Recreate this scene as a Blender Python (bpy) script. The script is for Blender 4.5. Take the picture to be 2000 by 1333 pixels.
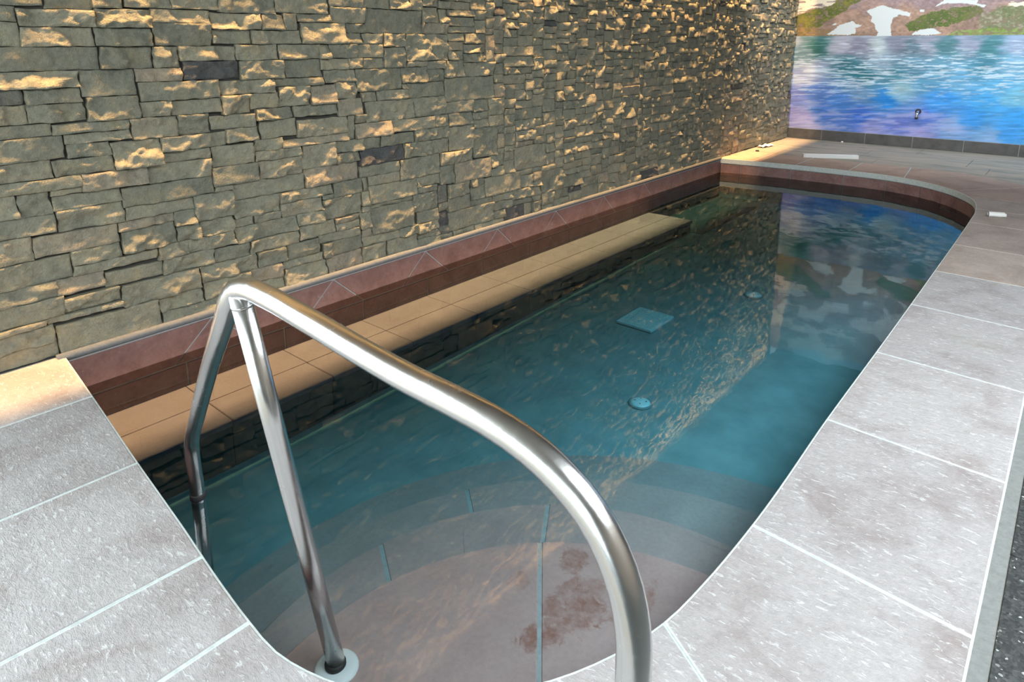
import bpy, math, random
import numpy as np
from mathutils import Vector, Matrix

# ------------------------------------------------------------------ clean
for o in list(bpy.data.objects): bpy.data.objects.remove(o, do_unlink=True)
S = bpy.context.scene
COL = S.collection
rng = random.Random(11)

# ------------------------------------------------------------------ camera
CAM_R = ((0.76086923, 0.64890292, -0.00173875), (-0.13782544, 0.16422403, 0.97674695), (-0.63409949, 0.74293705, -0.21438835))
cd = bpy.data.cameras.new('camera'); cam = bpy.data.objects.new('camera', cd); COL.objects.link(cam)
cd.sensor_width = 36.0; cd.sensor_fit = 'HORIZONTAL'; cd.lens = 1315.93/2000*36
cd.shift_y = (375.0-666.5)/2000; cd.clip_start = 0.05; cd.clip_end = 100
r, u, f = [Vector(v) for v in CAM_R]
m = Matrix(((r.x, u.x, -f.x, 0), (r.y, u.y, -f.y, 0), (r.z, u.z, -f.z, 1.5), (0, 0, 0, 1)))
cam.matrix_world = m
S.camera = cam

# ------------------------------------------------------------------ exposure, world, lights
S.view_settings.view_transform = 'Standard'; S.view_settings.look = 'None'
S.view_settings.exposure = 0.0; S.view_settings.gamma = 1.0; S.view_settings.use_curve_mapping = False
w = bpy.data.worlds.new('sky'); S.world = w; w.use_nodes = True
w.node_tree.nodes['Background'].inputs[0].default_value = (0.80, 0.92, 1.0, 1)
w.node_tree.nodes['Background'].inputs[1].default_value = 1.0
def area(name, loc, direction, sx, sy, color, power, spread=180, up='Z'):
    l = bpy.data.lights.new(name, 'AREA'); l.shape = 'RECTANGLE'; l.size = sx; l.size_y = sy
    l.color = color; l.energy = power; l.spread = math.radians(spread)
    o = bpy.data.objects.new(name, l); COL.objects.link(o); o.location = loc
    o.rotation_euler = Vector(direction).to_track_quat('-Z', up).to_euler()
    return o
area('window_daylight', (-0.95, -3.60, 1.66), (0, 1, -0.10), 5.0, 2.9, (0.80, 0.94, 1.0), 175)
area('side_window_daylight', (-3.63, -2.0, 1.68), (1, 0, 0), 3.1, 2.95, (0.86, 0.96, 1.0), 330)
area('overhead_fill', (1.6, 2.5, 3.285), (0, 0, -1), 2.4, 4.8, (0.88, 0.95, 1.0), 385, 180, 'Y')  # added overhead fill for the steps and deck; the ceiling has no opening
area('cove_strip_wide', (-3.582, 5.5, 3.562), (0.0, 0, -1), 0.016, 11.2, (1.0, 0.575, 0.23), 350, 80, 'Y')      # the cove carries a wide and a narrow strip
area('cove_strip_narrow', (-3.582, 3.3, 3.562), (0.0, 0, -1), 0.016, 6.8, (1.0, 0.58, 0.26), 8, 17, 'Y')
area('cove_strip_narrow', (-3.575, 9.8, 3.562), (0.0, 0, -1), 0.016, 2.7, (1.0, 0.58, 0.26), 4.5, 17, 'Y')
area('mural_fill', (-0.6, 8.9, 3.26), (0, 1.0, -0.8), 5.6, 0.16, (0.92, 0.97, 1.0), 105, 120)  # added fill to brighten the mural, no fixture built

# ------------------------------------------------------------------ helpers
def tag(o, label=None, cat=None, group=None, kind=None):
    if label: o['label'] = label
    if cat: o['category'] = cat
    if group: o['group'] = group
    if kind: o['kind'] = kind
    return o
def link(name, me, mat=None, parent=None):
    o = bpy.data.objects.new(name, me); COL.objects.link(o)
    if mat and not me.materials: me.materials.append(mat)
    if parent: o.parent = parent
    return o
def mesh(name, V, F, mat=None, parent=None, smooth=False):
    me = bpy.data.meshes.new(name); me.from_pydata([tuple(map(float, v)) for v in V], [], F); me.update()
    if smooth: me.polygons.foreach_set('use_smooth', [True]*len(me.polygons))
    return link(name, me, mat, parent)
def empty(name, loc=(0, 0, 0), rz=0):
    o = bpy.data.objects.new(name, None); COL.objects.link(o); o.location = loc; o.rotation_euler = (0, 0, rz)
    o.empty_display_size = 0.05
    return o
class MB:
    def __init__(s): s.V = []; s.F = []
    def add(s, V, F):
        k = len(s.V); s.V += [tuple(v) for v in V]; s.F += [tuple(i+k for i in f) for f in F]; return s
    def box(s, a, b):
        x0, y0, z0 = a; x1, y1, z1 = b
        return s.add([(x0,y0,z0),(x1,y0,z0),(x1,y1,z0),(x0,y1,z0),(x0,y0,z1),(x1,y0,z1),(x1,y1,z1),(x0,y1,z1)],
                     [(0,3,2,1),(4,5,6,7),(0,1,5,4),(1,2,6,5),(2,3,7,6),(3,0,4,7)])
    def bbox(s, a, b, e):            # box with chamfered edges all round (24 vertices)
        c = [(a[i]+b[i])/2 for i in range(3)]; h = [(b[i]-a[i])/2 for i in range(3)]
        P = []; idx = {}
        for sx in (-1,1):
            for sy in (-1,1):
                for sz in (-1,1):
                    for ax in range(3):
                        v = [sx*h[0], sy*h[1], sz*h[2]]
                        for k in range(3):
                            if k != ax: v[k] -= math.copysign(e, v[k])
                        idx[(sx,sy,sz,ax)] = len(P); P.append((c[0]+v[0], c[1]+v[1], c[2]+v[2]))
        F = []
        for ax in range(3):
            o1, o2 = [k for k in range(3) if k != ax]
            for sg in (-1,1):
                q = []
                for a1, a2 in ((-1,-1),(1,-1),(1,1),(-1,1)):
                    t = [0,0,0]; t[ax] = sg; t[o1] = a1; t[o2] = a2
                    q.append(idx[(t[0],t[1],t[2],ax)])
                flip = (sg < 0) ^ (ax == 1)
                F.append(tuple(q[::-1] if flip else q))
            for a1 in (-1,1):
                for a2 in (-1,1):
                    def g(e_, axx):
                        t = [0,0,0]; t[ax] = e_; t[o1] = a1; t[o2] = a2
                        return idx[(t[0],t[1],t[2],axx)]
                    q = (g(-1,o1), g(1,o1), g(1,o2), g(-1,o2))
                    F.append(q)
        for sx in (-1,1):
            for sy in (-1,1):
                for sz in (-1,1):
                    F.append(tuple(idx[(sx,sy,sz,k)] for k in range(3)))
        return s.add(P, F)
    def lathe(s, prof, n=24, c=(0,0,0), axis='Z'):
        V = []
        for (rr, z) in prof:
            for i in range(n):
                a = 2*math.pi*i/n; p = (rr*math.cos(a), rr*math.sin(a), z)
                if axis == 'Y': p = (p[0], p[2], p[1])
                if axis == 'X': p = (p[2], p[0], p[1])
                V.append((c[0]+p[0], c[1]+p[1], c[2]+p[2]))
        F = []
        for j in range(len(prof)-1):
            for i in range(n):
                F.append((j*n+i, j*n+(i+1)%n, (j+1)*n+(i+1)%n, (j+1)*n+i))
        if prof[0][0] > 1e-6: F.append(tuple(range(n))[::-1])
        if prof[-1][0] > 1e-6: F.append(tuple(range((len(prof)-1)*n, len(prof)*n)))
        return s.add(V, F)
    def tube(s, P, rad, n=20, caps=True):
        P = [Vector(p) for p in P]; T = []
        for i in range(len(P)):
            T.append((P[min(i+1, len(P)-1)] - P[max(i-1, 0)]).normalized())
        ref = Vector((0, 1, 0)) if abs(T[0].y) < 0.9 else Vector((1, 0, 0))
        nrm = (ref - T[0]*ref.dot(T[0])).normalized(); V = []
        for i, p in enumerate(P):
            nrm = (nrm - T[i]*nrm.dot(T[i])).normalized(); b = T[i].cross(nrm)
            rr = rad[i] if isinstance(rad, (list, tuple)) else rad
            for k in range(n):
                a = 2*math.pi*k/n; V.append(tuple(p + nrm*rr*math.cos(a) + b*rr*math.sin(a)))
        F = []
        for j in range(len(P)-1):
            for k in range(n): F.append((j*n+k, j*n+(k+1)%n, (j+1)*n+(k+1)%n, (j+1)*n+k))
        if caps: F.append(tuple(range(n))[::-1]); F.append(tuple(range((len(P)-1)*n, len(P)*n)))
        return s.add(V, F)
    def build(s, name, mat, parent=None, smooth=False):
        return mesh(name, s.V, s.F, mat, parent, smooth)
def hsh(i, j, s): 
    v = np.sin(i*127.1 + j*311.7 + s*74.7)*43758.5453
    return v - np.floor(v)
def vn(x, y, s):
    i = np.floor(x); j = np.floor(y); a = x-i; b = y-j; a = a*a*(3-2*a); b = b*b*(3-2*b)
    return (hsh(i,j,s)*(1-a)+hsh(i+1,j,s)*a)*(1-b) + (hsh(i,j+1,s)*(1-a)+hsh(i+1,j+1,s)*a)*b
def fbm(x, y, s, o=4):
    t = 0; A = 0.5; n = 0
    for k in range(o):
        t = t + A*vn(x, y, s+k*3.1); n += A; A *= 0.5; x = x*2.03; y = y*2.03
    return t/n
def s2l(c):
    c = np.asarray(c, float)/255
    return np.where(c <= 0.04045, c/12.92, ((c+0.055)/1.055)**2.4)
def sgn_area(P): return 0.5*sum(P[i][0]*P[(i+1)%len(P)][1]-P[(i+1)%len(P)][0]*P[i][1] for i in range(len(P)))
def clean(P, e=1e-4):
    Q = []
    for p in P:
        if not Q or math.hypot(p[0]-Q[-1][0], p[1]-Q[-1][1]) > e: Q.append(p)
    if len(Q) > 1 and math.hypot(Q[0][0]-Q[-1][0], Q[0][1]-Q[-1][1]) <= e: Q.pop()
    return Q
def offset(P, d):                   # inward for d > 0 on a counter-clockwise polygon
    n = len(P); Q = []
    for i in range(n):
        a, b, c = P[i-1], P[i], P[(i+1)%n]
        e1 = Vector((b[0]-a[0], b[1]-a[1])).normalized(); e2 = Vector((c[0]-b[0], c[1]-b[1])).normalized()
        n1 = Vector((-e1.y, e1.x)); n2 = Vector((-e2.y, e2.x)); k = 1 + n1.dot(n2)
        v = (n1+n2)/max(k, 0.35); Q.append((b[0]+v.x*d, b[1]+v.y*d))
    return Q
def clip(P, nx, ny, c):             # keep nx*x+ny*y <= c
    Q = []
    for i in range(len(P)):
        a, b = P[i], P[(i+1)%len(P)]; da = nx*a[0]+ny*a[1]-c; db = nx*b[0]+ny*b[1]-c
        if da <= 0: Q.append(a)
        if (da < 0 < db) or (db < 0 < da):
            t = da/(da-db); Q.append((a[0]+(b[0]-a[0])*t, a[1]+(b[1]-a[1])*t))
    return clean(Q)
def slab_mb(P, z0, z1, inset=0.0, bev=0.004, mb=None):
    P = clean(P)
    if sgn_area(P) < 0: P = P[::-1]
    if inset: P = offset(P, inset)
    T = offset(P, bev); n = len(P); mb = mb or MB()
    V = [(x, y, z0) for x, y in P] + [(x, y, z1-bev) for x, y in P] + [(x, y, z1) for x, y in T]
    F = [tuple(range(n))[::-1], tuple(range(2*n, 3*n))]
    for j in (0, 1):
        for i in range(n): F.append((j*n+i, j*n+(i+1)%n, (j+1)*n+(i+1)%n, (j+1)*n+i))
    return mb.add(V, F)
def catmull(P, step=0.03):
    out = []
    for i in range(len(P)-1):
        p0 = P[max(i-1, 0)]; p1 = P[i]; p2 = P[i+1]; p3 = P[min(i+2, len(P)-1)]
        L = math.dist(p1, p2); n = max(1, int(L/step))
        # centripetal-ish: scale tangents by segment length
        def tan(a, b, c):
            la = math.dist(a, b) or 1e-6; lb = math.dist(b, c) or 1e-6
            return [((b[k]-a[k])/la*lb + (c[k]-b[k])/lb*la)/(la+lb) for k in range(len(b))]
        t1 = tan(p0, p1, p2) if i > 0 else [(p2[k]-p1[k])/L for k in range(len(p1))]
        t2 = tan(p1, p2, p3) if i+2 < len(P) else [(p2[k]-p1[k])/L for k in range(len(p1))]
        for j in range(n):
            t = j/n; h0 = 2*t**3-3*t*t+1; h1 = t**3-2*t*t+t; h2 = -2*t**3+3*t*t; h3 = t**3-t*t
            out.append(tuple(h0*p1[k]+h1*L*t1[k]+h2*p2[k]+h3*L*t2[k] for k in range(len(p1))))
    out.append(tuple(P[-1])); return out

# ------------------------------------------------------------------ materials
class NT:
    def __init__(s, name):
        s.m = bpy.data.materials.new(name); s.m.use_nodes = True; s.t = s.m.node_tree; s.t.nodes.clear()
        s.out = s.n('ShaderNodeOutputMaterial')
    def n(s, typ, **kw):
        nd = s.t.nodes.new(typ)
        for k, v in kw.items():
            if k.startswith('i_'): nd.inputs[int(k[2:]) if k[2:].isdigit() else k[2:].replace('_', ' ')].default_value = v
            else: setattr(nd, k, v)
        return nd
    def l(s, a, b): s.t.links.new(a, b)
    def noise(s, vec, scale, detail=4, rough=0.6, dist=0.0):
        nd = s.n('ShaderNodeTexNoise'); nd.inputs['Scale'].default_value = scale; nd.inputs['Detail'].default_value = detail
        nd.inputs['Roughness'].default_value = rough; nd.inputs['Distortion'].default_value = dist
        s.l(vec, nd.inputs['Vector']); return nd.outputs['Fac']
    def pos(s, scale=(1,1,1), rz=0, obj=False):
        src = s.n('ShaderNodeNewGeometry').outputs['Position']
        if obj: src = s.n('ShaderNodeTexCoord').outputs['Object']
        mp = s.n('ShaderNodeMapping'); mp.inputs['Scale'].default_value = scale; mp.inputs['Rotation'].default_value = (0, 0, rz)
        s.l(src, mp.inputs['Vector']); return mp.outputs['Vector']
    def ramp(s, fac, stops):
        nd = s.n('ShaderNodeValToRGB'); e = nd.color_ramp.elements
        while len(e) < len(stops): e.new(0.5)
        for el, (p, c) in zip(e, stops): el.position = p; el.color = (*c, 1) if len(c) == 3 else c
        s.l(fac, nd.inputs['Fac']); return nd.outputs['Color']
    def mix(s, fac, a, b, mode='MIX'):
        nd = s.n('ShaderNodeMix', data_type='RGBA', blend_type=mode)
        for v, k in ((fac, 0), (a, 6), (b, 7)):
            if isinstance(v, (int, float)): nd.inputs[k].default_value = v
            elif isinstance(v, tuple): nd.inputs[k].default_value = (*v, 1)
            else: s.l(v, nd.inputs[k])
        return nd.outputs[2]
    def math(s, op, a, b=None, c=None, clamp=False):
        nd = s.n('ShaderNodeMath', operation=op, use_clamp=clamp)
        for v, k in ((a, 0), (b, 1), (c, 2)):
            if v is None: continue
            if isinstance(v, (int, float)): nd.inputs[k].default_value = v
            else: s.l(v, nd.inputs[k])
        return nd.outputs[0]
    def bump(s, h, strength=0.5, dist=0.01, normal=None):
        nd = s.n('ShaderNodeBump'); nd.inputs['Strength'].default_value = strength; nd.inputs['Distance'].default_value = dist
        s.l(h, nd.inputs['Height'])
        if normal is not None: s.l(normal, nd.inputs['Normal'])
        return nd.outputs['Normal']
    def bsdf(s, col, rough=0.6, metal=0.0, normal=None, spec=0.5):
        b = s.n('ShaderNodeBsdfPrincipled')
        for v, k in ((col, 'Base Color'), (rough, 'Roughness'), (metal, 'Metallic')):
            if isinstance(v, tuple): b.inputs[k].default_value = (*v, 1)
            elif isinstance(v, (int, float)): b.inputs[k].default_value = v
            else: s.l(v, b.inputs[k])
        b.inputs['Specular IOR Level'].default_value = spec
        if normal is not None: s.l(normal, b.inputs['Normal'])
        s.l(b.outputs[0], s.out.inputs['Surface']); return b
def simple(name, col, rough=0.6, metal=0.0, var=0.12, scale=8, bump=0.0, bscale=40, spec=0.5):
    t = NT(name); p = t.pos(); n = t.noise(p, scale)
    c = t.ramp(n, [(0.3, tuple(v*(1-var) for v in col)), (0.7, tuple(min(1, v*(1+var)) for v in col))])
    nm = t.bump(t.noise(p, bscale, 5), bump, 0.004) if bump else None
    t.bsdf(c, rough, metal, nm, spec); return t.m

def stone_mat():
    t = NT('split_stone'); p = t.pos()
    at = t.n('ShaderNodeAttribute', attribute_name='tint').outputs['Fac']
    base = t.ramp(at, [(0.0, (0.14,0.14,0.14)), (0.012, (0.16,0.16,0.155)), (0.022, (0.31,0.305,0.235)), (0.35, (0.37,0.36,0.275)), (0.65, (0.415,0.395,0.295)), (0.9, (0.435,0.405,0.30)), (1.0, (0.44,0.38,0.29))])
    n1 = t.noise(p, 9, 5, 0.65); n2 = t.noise(p, 55, 4, 0.7)
    c = t.mix(0.75, base, t.ramp(n1, [(0.28, (0.62,0.66,0.66)), (0.5, (1,1,1)), (0.72, (1.22,1.10,0.92))]), 'MULTIPLY')
    c = t.mix(0.5, c, t.ramp(n2, [(0.3, (0.7,0.7,0.7)), (0.65, (1.18,1.18,1.18))]), 'MULTIPLY')
    h = t.math('ADD', t.noise(p, 38, 6, 0.68, 0.4), t.math('MULTIPLY', t.noise(p, 110, 4, 0.75), 0.6))
    t.bsdf(c, 0.8, 0, t.bump(h, 1.0, 0.018), 0.25); return t.m
def slab_mat(name, c1, c2, c3, flake=1.0, bump=1.0, warm=0.0):
    t = NT(name); p = t.pos(); ps = t.pos((1.0, 3.0, 1.0), 0.5)
    oi = t.n('ShaderNodeObjectInfo').outputs['Random']
    base = t.ramp(t.noise(p, 3.2, 5, 0.65, 0.6), [(0.28, c1), (0.52, c2), (0.75, c3)])
    base = t.mix(0.6, base, t.ramp(oi, [(0, (0.88,0.88,0.88)), (0.5, (1.0,0.97,0.96)), (1, (1.1,1.09,1.08))]), 'MULTIPLY')
    base = t.mix(0.55, base, t.ramp(t.noise(p, 40, 4, 0.7), [(0.3, (0.80,0.80,0.80)), (0.7, (1.15,1.15,1.15))]), 'MULTIPLY')
    fl = t.noise(ps, 24, 5, 0.68, 0.9)
    fm = t.ramp(fl, [(0.585, (0,0,0)), (0.63, (1,1,1)), (0.67, (0.5,0.5,0.5)), (0.72, (1,1,1))])
    base = t.mix(t.math('MULTIPLY', fm, 0.42*flake), base, (0.80,0.84,0.84))
    st = t.ramp(t.noise(p, 1.7, 3, 0.5), [(0.62, (0,0,0)), (0.75, (1,1,1))])
    base = t.mix(t.math('MULTIPLY', st, 0.25), base, (0.50,0.52,0.44))
    h = t.math('ADD', t.math('MULTIPLY', fl, 0.7), t.math('MULTIPLY', t.noise(p, 60, 5, 0.75), 0.8))
    h = t.math('ADD', h, t.math('MULTIPLY', t.noise(p, 14, 3, 0.6), 1.0))
    t.bsdf(base, 0.62, 0, t.bump(h, 0.5*bump, 0.012), 0.35); return t.m
def red_tile_mat():
    t = NT('red_sandstone'); p = t.pos()
    c = t.ramp(t.noise(p, 6, 5, 0.65, 0.5), [(0.25, (0.165,0.088,0.08)), (0.5, (0.24,0.132,0.12)), (0.75, (0.31,0.19,0.175))])
    c = t.mix(0.5, c, t.ramp(t.noise(p, 40, 3), [(0.3, (0.75,0.75,0.75)), (0.7, (1.15,1.15,1.15))]), 'MULTIPLY')
    sp = t.ramp(t.noise(p, 22, 5, 0.7, 1), [(0.62, (0,0,0)), (0.72, (1,1,1))])
    c = t.mix(t.math('MULTIPLY', sp, 0.35), c, (0.50,0.46,0.45))
    t.bsdf(c, 0.5, 0, t.bump(t.noise(p, 25, 5), 0.5, 0.01)); return t.m
def tread_mat(name='tread_stone', c1=(0.47,0.325,0.31), c2=(0.56,0.395,0.375), stains=()):
    t = NT(name); p = t.pos()
    c = t.ramp(t.noise(p, 4, 5, 0.6, 0.3), [(0.3, c1), (0.7, c2)])
    c = t.mix(0.35, c, t.ramp(t.noise(p, 60, 3), [(0.3, (0.8,0.8,0.8)), (0.7, (1.12,1.12,1.12))]), 'MULTIPLY')
    if stains:
        src = t.n('ShaderNodeNewGeometry').outputs['Position']; acc = None
        wob = t.math('MULTIPLY', t.math('SUBTRACT', t.noise(p, 20, 4, 0.65, 0.8), 0.5), 2.4)
        for (x, y, rx, ry, ang, k) in stains:
            mp = t.n('ShaderNodeMapping', vector_type='TEXTURE')
            mp.inputs['Location'].default_value = (x, y, -0.29); mp.inputs['Rotation'].default_value = (0, 0, ang); mp.inputs['Scale'].default_value = (rx, ry, 1.0)
            t.l(src, mp.inputs['Vector'])
            ln = t.n('ShaderNodeVectorMath', operation='LENGTH'); t.l(mp.outputs[0], ln.inputs[0])
            v = t.math('ADD', ln.outputs['Value'], wob)
            mr = t.n('ShaderNodeMapRange'); mr.inputs[1].default_value = 1.1; mr.inputs[2].default_value = 0.8; mr.inputs[3].default_value = 0; mr.inputs[4].default_value = k
            t.l(v, mr.inputs[0]); acc = mr.outputs[0] if acc is None else t.math('MAXIMUM', acc, mr.outputs[0])
        blot = t.ramp(t.noise(p, 22, 5, 0.7), [(0.35, (0.15,0.15,0.15)), (0.62, (1,1,1))])
        c = t.mix(t.math('MULTIPLY', acc, blot), c, (0.30,0.125,0.09))
    t.bsdf(c, 0.55, 0, t.bump(t.noise(p, 30, 5), 0.25, 0.006)); return t.m
def deck_mat():
    t = NT('deck_tile'); p = t.pos((0.55, 3.0, 1), 0.12)
    c = t.ramp(t.noise(p, 3.0, 6, 0.65, 0.8), [(0.3, (0.17,0.165,0.14)), (0.45, (0.31,0.295,0.245)), (0.58, (0.42,0.35,0.28)), (0.72, (0.29,0.285,0.265))])
    t.bsdf(c, 0.6, 0, t.bump(t.noise(p, 14, 5), 0.3, 0.01)); return t.m
def terrazzo_mat():
    t = NT('terrazzo'); p = t.pos()
    v = t.n('ShaderNodeTexVoronoi'); v.inputs['Scale'].default_value = 140; t.l(p, v.inputs['Vector'])
    c = t.ramp(v.outputs['Color'], [(0.0, (0.016,0.018,0.018)), (0.55, (0.042,0.047,0.045)), (0.86, (0.075,0.08,0.077)), (0.955, (0.60,0.64,0.62))])
    n = t.noise(p, 30, 4)
    c = t.mix(0.7, c, t.ramp(n, [(0.3, (0.6,0.6,0.6)), (0.7, (1.25,1.25,1.25))]), 'MULTIPLY')
    t.bsdf(c, 0.45, 0, t.bump(n, 0.15, 0.004)); return t.m
def grout_mat(name, col, bump=0.5):
    t = NT(name); p = t.pos(); n = t.noise(p, 45, 5, 0.7)
    c = t.ramp(n, [(0.3, tuple(v*0.78 for v in col)), (0.6, col)])
    t.bsdf(c, 0.85, 0, t.bump(n, bump, 0.008)); return t.m
def metal_mat():
    t = NT('brushed_steel'); p = t.pos()
    n = t.noise(p, 30, 4, 0.7); n2 = t.noise(p, 7, 3)
    rr = t.ramp(t.math('ADD', t.math('MULTIPLY', n, 0.5), t.math('MULTIPLY', n2, 0.5)), [(0.35, (0.19,)*3), (0.7, (0.31,)*3)])
    t.bsdf((0.70,0.70,0.69), rr, 1.0, t.bump(n, 0.05, 0.003)); return t.m
def water_mat():
    t = NT('pool_water'); p = t.pos((1,1,1))
    h = t.math('ADD', t.noise(p, 3.2, 2, 0.5, 0.4), t.math('MULTIPLY', t.noise(p, 11, 2, 0.5), 0.22))
    nm = t.bump(h, 0.026, 0.03)
    fr = t.n('ShaderNodeFresnel'); fr.inputs[0].default_value = 1.42; t.l(nm, fr.inputs['Normal'])
    tr = t.n('ShaderNodeBsdfTransparent'); gl = t.n('ShaderNodeBsdfGlossy'); gl.inputs['Roughness'].default_value = 0.0
    t.l(nm, gl.inputs['Normal'])
    mx = t.n('ShaderNodeMixShader'); t.l(fr.outputs[0], mx.inputs[0]); t.l(tr.outputs[0], mx.inputs[1]); t.l(gl.outputs[0], mx.inputs[2])
    t.l(mx.outputs[0], t.out.inputs['Surface'])
    va = t.n('ShaderNodeVolumeAbsorption'); va.inputs['Color'].default_value = (0.28, 0.865, 0.98, 1); va.inputs['Density'].default_value = 1.6
    t.l(va.outputs[0], t.out.inputs['Volume']); return t.m
def print_mat():
    t = NT('mural_print'); a = t.n('ShaderNodeAttribute', attribute_name='print').outputs['Color']
    t.bsdf(a, 0.55, 0, None, 0.25); return t.m

M_stone = stone_mat()
M_slab = slab_mat('coping_stone', (0.31,0.275,0.268), (0.425,0.41,0.41), (0.465,0.445,0.445), 1.25, 1.35)
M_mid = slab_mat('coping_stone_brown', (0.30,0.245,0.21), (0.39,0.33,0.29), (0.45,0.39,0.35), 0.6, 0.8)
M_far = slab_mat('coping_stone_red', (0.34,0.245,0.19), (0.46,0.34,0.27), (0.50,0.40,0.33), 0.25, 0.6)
M_red = red_tile_mat()
M_stain = tread_mat('tread_stone_stained', stains=[(-1.165,1.70,0.055,0.07,0.3,0.75),(-1.05,1.63,0.07,0.05,0.6,0.6),(-1.03,1.56,0.075,0.10,0.3,0.9),(-1.09,1.59,0.05,0.08,0.0,0.6),(-1.10,1.49,0.045,0.05,0,0.7),(-1.06,1.385,0.045,0.085,-0.5,0.9),(-1.075,1.44,0.022,0.025,0,0.7),(-0.89,1.70,0.035,0.10,0.2,0.7),(-0.93,1.60,0.02,0.03,0,0.6),(-1.255,1.50,0.035,0.045,0.2,0.35),(-0.99,1.53,0.018,0.02,0,0.5)])
M_tread = tread_mat()
M_bench = tread_mat('bench_stone', (0.255,0.132,0.15), (0.31,0.168,0.19))
M_pfloor = simple('pool_floor_stone', (0.42,0.42,0.41), 0.6, 0, 0.15, 5, 0.3, 30)
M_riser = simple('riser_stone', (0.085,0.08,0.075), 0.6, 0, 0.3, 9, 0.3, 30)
M_deck = deck_mat(); M_terr = terrazzo_mat()
M_mortar = grout_mat('edge_mortar', (0.22,0.235,0.225)); M_grout = grout_mat('pale_grout', (0.62,0.68,0.665)); M_ugrout = grout_mat('pool_grout', (0.42,0.46,0.47))
M_dgrout = grout_mat('deck_grout', (0.36,0.34,0.30)); M_bead = grout_mat('grey_mortar', (0.17,0.185,0.195), 0.3)
M_edge = grout_mat('sawn_slab_edge', (0.50,0.50,0.47), 0.3)
M_steel = metal_mat(); M_water = water_mat(); M_print = print_mat()
M_base = simple('slate_tile', (0.085,0.083,0.08), 0.5, 0, 0.25, 10, 0.2, 30)
M_white = simple('white_plastic', (0.92,0.94,0.94), 0.4, 0, 0.03)
M_paper = simple('white_paper', (0.80,0.80,0.78), 0.8, 0, 0.04)
M_dark = simple('dark_rubber', (0.03,0.03,0.03), 0.6)
M_chrome = simple('chrome', (0.85,0.85,0.85), 0.12, 1.0, 0.02)
M_back = simple('dark_backing_mortar', (0.05,0.048,0.04), 0.9)
M_wall = simple('painted_wall', (0.16,0.13,0.10), 0.8, 0, 0.05)
M_ceil = simple('ceiling_paint', (0.15,0.135,0.115), 0.8, 0, 0.04)
M_alu = simple('window_frame_metal', (0.12,0.12,0.12), 0.4, 0.5)

# ------------------------------------------------------------------ pool outline
NEAR_Z = -0.19
ctrl = [(-3.66,0.905),(-2.985,0.838),(-2.48,0.786),(-2.006,0.741),(-1.67,0.706),(-1.51,0.694),(-1.377,0.691),(-1.272,0.711),(-1.17,0.747),(-1.05,0.815),(-0.92,0.925),(-0.80,1.078),(-0.721,1.239),(-0.672,1.405),(-0.650,1.60),(-0.640,1.78),(-0.636,1.922),(-0.642,2.73),(-0.640,3.54),(-0.640,4.366),(-0.642,5.2),(-0.645,6.2),(-0.650,6.8),(-0.665,7.357),(-0.742,7.839),(-0.973,8.262),(-1.31,8.56),(-1.641,8.695),(-2.207,8.735),(-2.933,8.70),(-3.66,8.60)]
INNER = catmull(ctrl, 0.05)
def near_idx(p): return min(range(len(INNER)), key=lambda i: math.dist(INNER[i], p))
POOL = list(INNER)                                   # counter-clockwise, closed along x = -3.66
def out_off(d): return offset(POOL, -d)

# ------------------------------------------------------------------ room shell
WX, WY, ZC = -3.70, 11.28, 3.30
wl = tag(MB().box((WX-0.16, -0.10, -0.02), (WX-0.015, 11.4, 3.60)).build('wall_left', M_back), kind='structure')
MB().box((WX-0.16, -3.85, -0.02), (WX-0.015, -3.60, ZC)).box((WX-0.16, -3.60, -0.02), (WX-0.015, -0.10, 0.15)).box((WX-0.16, -3.60, 3.20), (WX-0.015, -0.10, ZC)).box((WX-0.16, -0.40, 0.15), (WX-0.015, -0.10, 3.20)).build('pier', M_wall, wl)
w2 = tag(MB().box((WX-0.10, -3.60, 0.15), (WX-0.04, -0.40, 0.20)).box((WX-0.10, -3.60, 3.15), (WX-0.04, -0.40, 3.20)).box((WX-0.10, -3.60, 0.20), (WX-0.04, -3.54, 3.15)).box((WX-0.10, -0.46, 0.20), (WX-0.04, -0.40, 3.15)).build('window_2', M_alu), kind='structure')
MB().box((WX-0.10, -2.03, 0.20), (WX-0.04, -1.97, 3.15)).build('mullion', M_alu, w2)
wb = tag(MB().box((WX-0.16, WY, -0.02), (3.3, WY+0.15, ZC)).build('wall_back', simple('plaster', (0.5,0.5,0.5))), kind='structure')
wr = tag(MB().box((3.2, -3.85, -0.02), (3.35, WY, ZC)).build('wall_right', M_wall), kind='structure')
mb = MB(); y0, y1 = -3.85, -3.70
mb.box((WX, y0, -0.02), (-3.52, y1, ZC)).box((1.62, y0, -0.02), (3.3, y1, ZC)).box((-3.52, y0, -0.02), (1.62, y1, 0.18)).box((-3.52, y0, 3.16), (1.62, y1, ZC))
tag(mb.build('wall_front', M_wall), kind='structure')
wn = tag(MB().box((-3.52, -3.80, 0.18), (1.62, -3.74, 0.24)).box((-3.52, -3.80, 3.10), (1.62, -3.74, 3.16)).box((-3.52,-3.80,0.24),(-3.46,-3.74,3.10)).box((1.56,-3.80,0.24),(1.62,-3.74,3.10)).build('window_1', M_alu), kind='structure')
for x in (-1.80, -0.10): MB().box((x-0.03, -3.80, 0.24), (x+0.03, -3.74, 3.10)).build('mullion', M_alu, wn)
cl = tag(MB().box((-3.557, -3.85, ZC), (3.35, WY+0.15, ZC+0.12)).box((WX-0.16, -3.85, ZC), (-3.557, -0.10, ZC+0.12)).box((WX-0.16, -0.10, 3.60), (-3.40, WY+0.15, 3.68)).box((-3.557, -0.10, ZC+0.12), (-3.52, WY+0.15, 3.60)).box((WX-0.16, -0.14, ZC+0.12), (-3.40, -0.10, 3.68)).build('ceiling', M_ceil), kind='structure')
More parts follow.
